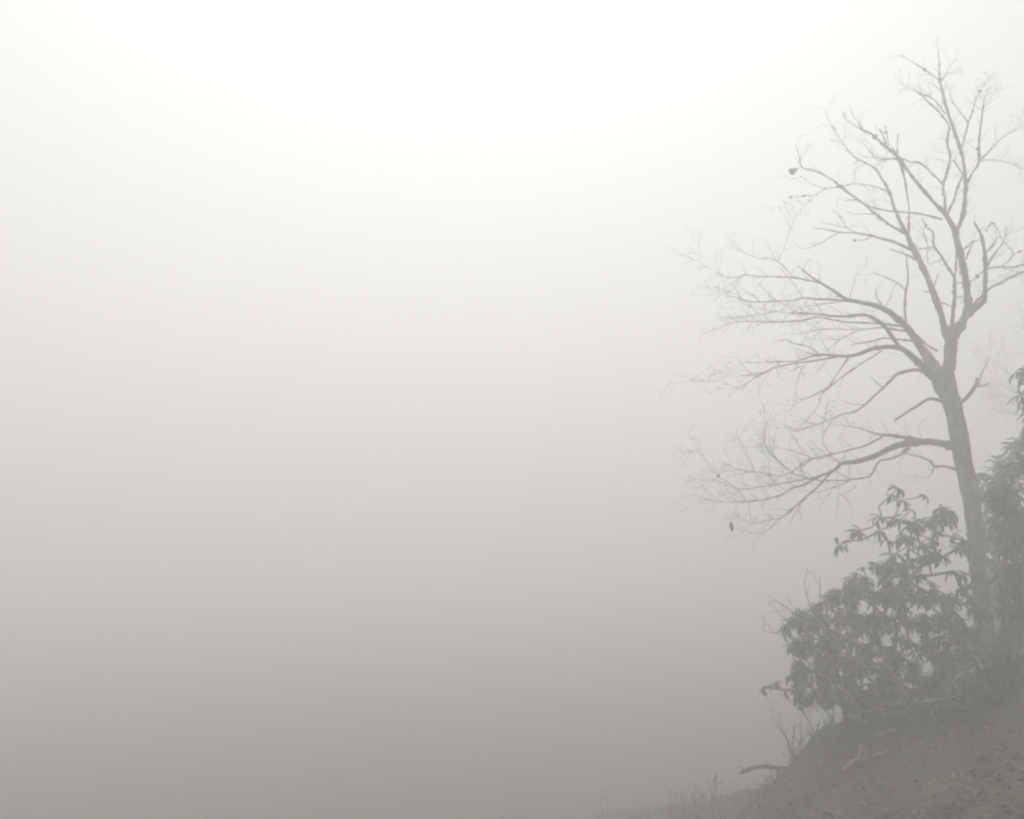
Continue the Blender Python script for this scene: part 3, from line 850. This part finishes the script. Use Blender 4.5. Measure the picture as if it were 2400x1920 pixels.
# airy tall shrub in front of the trunk
rr = random.Random(22)
b1 = on_ground(2215, 1640, 7.9)
shrub_b = thing('evergreen_shrub', b1, 'tall airy evergreen shrub with leaf tufts on bare stems just left of the trunk', 'shrub', 'evergreen shrubs on the bank')
tufts = [(2100, 1148), (2082, 1165), (2112, 1175), (2140, 1190), (2168, 1157), (2200, 1188), (2215, 1195), (2190, 1212), (2225, 1200), (2050, 1210), (2070, 1208), (2058, 1240), (2005, 1245), (2018, 1250),
         (1972, 1275), (1985, 1270), (2075, 1270), (2120, 1222), (2140, 1235), (2165, 1222), (2190, 1230), (2125, 1262), (2150, 1255), (2195, 1248), (2135, 1290), (2100, 1215), (2155, 1280), (2200, 1270),
         (2105, 1320), (2130, 1310), (2240, 1282), (2262, 1284), (2285, 1290), (2245, 1352), (2253, 1378), (2232, 1340), (2215, 1300), (2180, 1320), (2300, 1350), (2160, 1350), (2060, 1330), (2085, 1310), (2070, 1350), (2120, 1360)]
tg = [P(x + rr.uniform(-6, 6), y + rr.uniform(-6, 6), rr.uniform(7.5, 8.3)) for x, y in tufts]
tg += fill([(2100, 1210), (2240, 1200), (2290, 1290), (2200, 1330), (2090, 1320)], 26, 7.4, 8.3, rr)
tg += fill([(2200, 1400), (2310, 1330), (2310, 1500), (2210, 1520)], 26, 7.6, 8.4, rr)
shrub(shrub_b, [b1, on_ground(2260, 1600, 8.2), on_ground(2170, 1660, 7.8)], tg, rr, 0.78, 1.0)

# dark shrub at the right edge
rr = random.Random(23)
b2 = on_ground(2380, 1480, 7.6)
shrub_c = thing('evergreen_shrub', b2, 'dark tall evergreen shrub right of the trunk at the photo edge', 'shrub', 'evergreen shrubs on the bank')
C_POLY = [(2430, 985), (2400, 1030), (2376, 1055), (2352, 1090), (2330, 1120), (2322, 1150), (2328, 1200), (2338, 1260), (2342, 1340), (2350, 1430), (2350, 1490), (2470, 1480), (2560, 1300), (2560, 1050), (2490, 980)]
tg = fill(C_POLY, 380, 6.6, 8.0, rr, clump=0.5, cs=80, seed=4.2)
tg += [P(x, y, rr.uniform(6.8, 7.3)) for x, y in ((2388, 872), (2394, 884), (2400, 868), (2392, 925), (2400, 938), (2410, 950), (2420, 900), (2405, 1000), (2415, 970))]
shrub(shrub_c, [b2, on_ground(2440, 1460, 7.4), on_ground(2330, 1510, 7.5)], tg, rr, 0.85, 1.0)

# shrub behind the trunk, filling the gap to the right-hand one
rr = random.Random(26)
b4 = on_ground(2345, 1490, 9.9)
shrub_e = thing('evergreen_shrub', b4, 'evergreen shrub standing behind the trunk, partly covered by it', 'shrub', 'evergreen shrubs on the bank')
tg = fill([(2440, 960), (2400, 1000), (2365, 1030), (2320, 1075), (2290, 1105), (2280, 1150), (2290, 1230), (2300, 1330), (2300, 1420), (2285, 1480), (2420, 1480), (2480, 1200)], 230, 9.3, 10.4, rr, clump=1.0, cs=45, seed=2.2)
shrub(shrub_e, [b4, on_ground(2390, 1470, 9.7)], tg, rr, 0.95, 1.0)

# low leafy growth on the bank at lower right
rr = random.Random(24)
b3 = on_ground(2330, 1640, 6.2)
shrub_d = thing('evergreen_shrub', b3, 'low spreading evergreen shrub on the bank below the trunk', 'shrub', 'evergreen shrubs on the bank')
tg = fill([(2180, 1650), (2260, 1570), (2330, 1530), (2420, 1500), (2440, 1640), (2330, 1720), (2220, 1720)], 90, 5.8, 6.9, rr)
shrub(shrub_d, [b3, on_ground(2250, 1690, 6.3)], tg, rr, 0.8, 0.9)

# leafless twiggy bush pushing out of the big shrub's left flank, and another at its foot
def bare_bush(px, py, d, fans, label, seed):
    rr = random.Random(seed)
    b = on_ground(px, py, d)
    root = thing('bare_bush', b, label, 'bush')
    for pts_ in fans:
        m_ = MB()
        q = [b] + [P(x, y, d + rr.uniform(-0.3, 0.3)) for x, y in pts_]
        q = [Vector(k) for k in spline([tuple(v) for v in q], 6)]
        r = [0.008 * (1 - 0.8 * i / len(q)) for i in range(len(q))]
        m_.tube(q, r, 5, lump=0.2)
        for i in range(6, len(q), 2):
            if rr.random() < 0.6:
                dv = (q[i] - q[i - 1]).normalized()
                sd_ = Matrix.Rotation(rr.uniform(0, 6.28), 3, dv) @ dv.orthogonal()
                twig(m_, q[i], dv * 1.3 + sd_ * 0.7 + Vector((0, 0, 0.3)), rr.uniform(0.08, 0.2), 0.0026, rr, 1)
        m_.build('stem', M['twig'], root)


bare_bush(1990, 1735, 7.0, [[(1960, 1560), (1905, 1470), (1830, 1415)], [(1970, 1540), (1900, 1420), (1885, 1365)], [(1950, 1580), (1880, 1500), (1790, 1480)],
                            [(1990, 1540), (1930, 1450), (1922, 1350)], [(1960, 1600), (1900, 1520), (1822, 1433)], [(1970, 1600), (1900, 1560), (1840, 1470)]],
          'leafless twiggy bush poking out of the left flank of the dense shrub', 31)
bare_bush(1868, 1800, 7.9, [[(1850, 1745), (1825, 1705), (1812, 1690)], [(1858, 1740), (1862, 1720), (1850, 1690)], [(1875, 1750), (1878, 1720), (1875, 1690)],
                            [(1850, 1760), (1845, 1730), (1828, 1700)], [(1890, 1760), (1905, 1730), (1900, 1700)], [(1866, 1770), (1872, 1745), (1888, 1715)]],
          'small leafless bush at the foot of the dense shrub above the jutting branch', 32)

# ------------------------------------------------------------------ far bare trees, nearly lost in the fog behind the right edge
def grow(mb, o, d, L, r, rr, lev, maxlev):
    n = 6
    pts, rad = [o], [r]
    p = o.copy()
    for i in range(n):
        d = (d + Vector((rr.gauss(0, .09), rr.gauss(0, .09), rr.gauss(0, .06) + (0.03 if lev else 0)))).normalized()
        p = p + d * (L / n)
        pts.append(p.copy()); rad.append(r * (1 - 0.45 * (i + 1) / n))
        if lev < maxlev and i >= (2 if lev == 0 else 1):
            for _ in range(2 if lev else 1):
                if rr.random() < 0.75:
                    sd_ = Matrix.Rotation(rr.uniform(0, 6.28), 3, d) @ d.orthogonal()
                    grow(mb, p, d * 0.9 + sd_ * rr.uniform(0.5, 0.95), L * rr.uniform(0.4, 0.62), rad[-1] * 0.6, rr, lev + 1, maxlev)
    mb.tube(pts, rad, 8 if lev == 0 else 4, cap=False, lump=0.1)


for x, y, h, seed, label in ((14.5, 21.0, 7.5, 41, 'faint leafless tree half lost in the fog behind the right edge'),):
    rr = random.Random(seed)
    root = thing('distant_tree', (x, y, gz(x, y)), label, 'tree')
    tk, cr = MB(), MB()
    o_ = Vector((x, y, gz(x, y) - 0.1))
    top = o_ + Vector((0.3, 0, h * 0.45))
    tk.tube([o_, o_.lerp(top, 0.5) + Vector((0.05, 0, 0)), top], [0.17, 0.14, 0.12], 10, lump=0.1)
    tk.build('trunk', M['bark'], root)
    for k in range(6):
        a = k * 1.05
        grow(cr, o_.lerp(top, 0.6 + 0.08 * k * 0.8), Vector((math.cos(a) * 0.7, math.sin(a) * 0.7, 1.0)), h * 0.42, 0.075, rr, 0, 3)
    cr.build('crown', M['twig'], root)

# ------------------------------------------------------------------ things lying on the bank
def ground_pt(px, py):
    """where the view ray through a pixel meets the ground"""
    lo = 1.0
    for k in range(1, 1200):
        d = 1.5 + k * 0.015
        p = P(px, py, d)
        if p.z <= gz(p.x, p.y):
            return p, d
    return None, None


def stick(name, path, mat, label, cat, side=(), n=8):
    root_p = path[0][0]
    m_ = MB()
    pts_ = [p for p, r in path]
    sp = spline([(*p, r) for p, r in path], 6)
    m_.tube([Vector(s[:3]) for s in sp], [max(s[3], 0.002) for s in sp], n, lump=0.2)
    for q in side:
        sp = spline([(*p, r) for p, r in q], 5)
        m_.tube([Vector(s[:3]) for s in sp], [max(s[3], 0.0015) for s in sp], 6, lump=0.2)
    c = sum(pts_, Vector()) / len(pts_)
    o = m_.build(name, mat)
    for v in o.data.vertices:
        v.co -= c
    o.location = c
    return tag(o, label, cat)


def lying(pxs, r0, r1, lift=0.02):
    out = []
    for i, (x, y) in enumerate(pxs):
        p, d = ground_pt(x, y)
        if p is None:
            continue
        out.append((Vector((p.x, p.y, gz(p.x, p.y) + lift)), r0 + (r1 - r0) * i / max(1, len(pxs) - 1)))
    return out


# dark branch jutting out over the drop
D = lambda x, y: (1600 + x / ZS, 1280 + y / ZS)
jd = 8.0
path = []
for (x, y), r in zip([(900, 1450), (760, 1428), (680, 1410), (600, 1400), (520, 1393), (440, 1402), (400, 1418), (362, 1437)], (0.022, 0.022, 0.02, 0.018, 0.018, 0.017, 0.02, 0.012)):
    px, py = D(x, y)
    path.append((P(px, py, jd), r))
stick('fallen_branch', path, M['darkwood'], 'dark bent branch jutting left from the bank into the fog', 'branch',
      side=([(path[6][0], 0.009), (path[6][0] + Vector((-0.06, 0.02, 0.03)), 0.004)],))
q = lying([D(1230, 1242), D(1270, 1225), D(1310, 1216), D(1345, 1205)], 0.02, 0.012, 0.05)
if len(q) > 2:
    stick('fallen_branch', q, M['wood'], 'short pale broken stick lying below the dense shrub', 'branch')
q = lying([D(1010, 1450), D(1060, 1410), D(1110, 1375), D(1160, 1365)], 0.016, 0.008, 0.03)
if len(q) > 2:
    stick('fallen_branch', q, M['wood'], 'thin pale stick lying along the crest of the leafy slope', 'branch',
          side=([(q[2][0], 0.008), (q[2][0] + Vector((0.05, 0.06, 0.09)), 0.004)],))
q = lying([D(1195, 1350), D(1250, 1335), D(1300, 1315)], 0.012, 0.007, 0.02)
if len(q) > 2:
    stick('fallen_branch', q, M['wood'], 'small pale twig on the slope right of the longer stick', 'branch')

# leaf litter scattered over the bank (nobody could count it)
rr = random.Random(61)
lt = MB()
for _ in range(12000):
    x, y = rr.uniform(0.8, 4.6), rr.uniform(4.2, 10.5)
    if y > 7.9 or (mound(x, y) > 0.035 and rr.random() < 0.8):   # hump kept nearly bare: darker earth stands in for the shrub's shade
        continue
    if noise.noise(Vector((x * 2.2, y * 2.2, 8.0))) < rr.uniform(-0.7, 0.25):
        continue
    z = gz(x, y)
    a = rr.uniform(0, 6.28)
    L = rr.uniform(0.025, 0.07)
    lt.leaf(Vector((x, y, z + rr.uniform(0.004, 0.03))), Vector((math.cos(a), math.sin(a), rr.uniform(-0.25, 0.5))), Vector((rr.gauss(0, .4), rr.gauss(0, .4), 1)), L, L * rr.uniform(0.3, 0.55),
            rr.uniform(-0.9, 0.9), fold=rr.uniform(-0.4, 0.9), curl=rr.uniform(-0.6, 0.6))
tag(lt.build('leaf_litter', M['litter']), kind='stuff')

# rough grass along the drop
gr = MB()
for _ in range(4200):
    x = rr.uniform(0.3, 3.3)
    y = rr.uniform(7.2, 14.0)
    p = noise.noise(Vector((x * 1.4, y * 1.4, 3.3)))
    if p < rr.uniform(-0.3, 0.25) - 0.1 or x > 0.9 + (14.0 - y) * 0.4:
        continue
    z = gz(x, y)
    h = (0.05 + 0.2 * rr.random() ** 2.2) * (1.1 + p)
    d = Vector((rr.gauss(0, .6), rr.gauss(0, .6), 1))
    if rr.random() < 0.05:
        h *= rr.uniform(1.6, 2.6)
    gr.leaf(Vector((x, y, z - 0.01)), d, Vector((rr.gauss(0, 1), rr.gauss(0, 1), 0.1)), h, rr.uniform(0.006, 0.012), rr.uniform(0.1, 1.3), fold=0.2)
tag(gr.build('grass', M['grass']), kind='stuff')

# taller weeds that stand out along the lower edge
E = lambda x, y: (1200 + x / 3.593, 1600 + y / 3.593)


def weed(pts_, d, label, seed, head=False, leaves=4, r=0.006):
    rr = random.Random(seed)
    q = [P(*E(x, y), d + 0.05 * i) for i, (x, y) in enumerate(pts_)]
    b = Vector((q[0].x, q[0].y, min(gz(q[0].x, q[0].y) - 0.02, q[0].z - 0.05)))
    root = thing('weed', b, label, 'plant', 'dry weeds along the drop')
    sp = [Vector(s) for s in spline([tuple(b)] + [tuple(v) for v in q], 6)]
    m_, l_ = MB(), MB()
    m_.tube(sp, [r * (1 - 0.5 * i / len(sp)) for i in range(len(sp))], 5, lump=0.1)
    m_.build('stem', M['grass'], root)
    for k in range(leaves):
        i = rr.randrange(len(sp) // 4, len(sp) - 1)
        l_.leaf(sp[i], Vector((rr.gauss(0, 1), rr.gauss(0, 1), rr.uniform(0.3, 1.2))), Vector((0, 0, 1)), rr.uniform(0.08, 0.16), 0.022, rr.uniform(0.3, 1.4), fold=0.4, curl=rr.uniform(-.5, .5))
    l_.build('foliage', M['grass'], root) if l_.v else None
    if head:
        h_ = MB()
        for k in range(14):
            h_.blob(sp[-1].lerp(sp[-8], k / 13) + Vector((rr.gauss(0, 1), rr.gauss(0, 1), rr.gauss(0, 1))) * 0.008, rr.uniform(0.008, 0.014), rr)
        h_.build('seed_head', M['dry'], root)


weed([(765, 1140), (745, 1010), (770, 940), (800, 890)], 10.5, 'faint bent weed, tallest at the left end of the grass', 71, leaves=5)
weed([(880, 1150), (890, 1080), (865, 920)], 11.0, 'thin faint weed just right of the leftmost bent weed', 72, leaves=2, r=0.004)
weed([(1465, 1110), (1430, 1010), (1380, 920)], 9.2, 'dry weed leaning left in the middle of the grass', 73, leaves=5, r=0.008)
weed([(1455, 990), (1480, 900), (1520, 840)], 9.8, 'slender weed leaning right above the left-leaning weed', 74, leaves=3, r=0.004)
weed([(1735, 1060), (1728, 960), (1712, 870), (1708, 775)], 9.0, 'tall upright weed with a dark seed head left of the jutting branch', 75, head=True, leaves=3)
weed([(1215, 1150), (1212, 1090), (1222, 1030)], 10.0, 'short upright weed at the lower edge between bent and leaning weeds', 76, leaves=3)
weed([(1510, 1120), (1520, 1080), (1500, 1040)], 8.8, 'bushy low weed at the right foot of the left-leaning weed', 77, leaves=9)
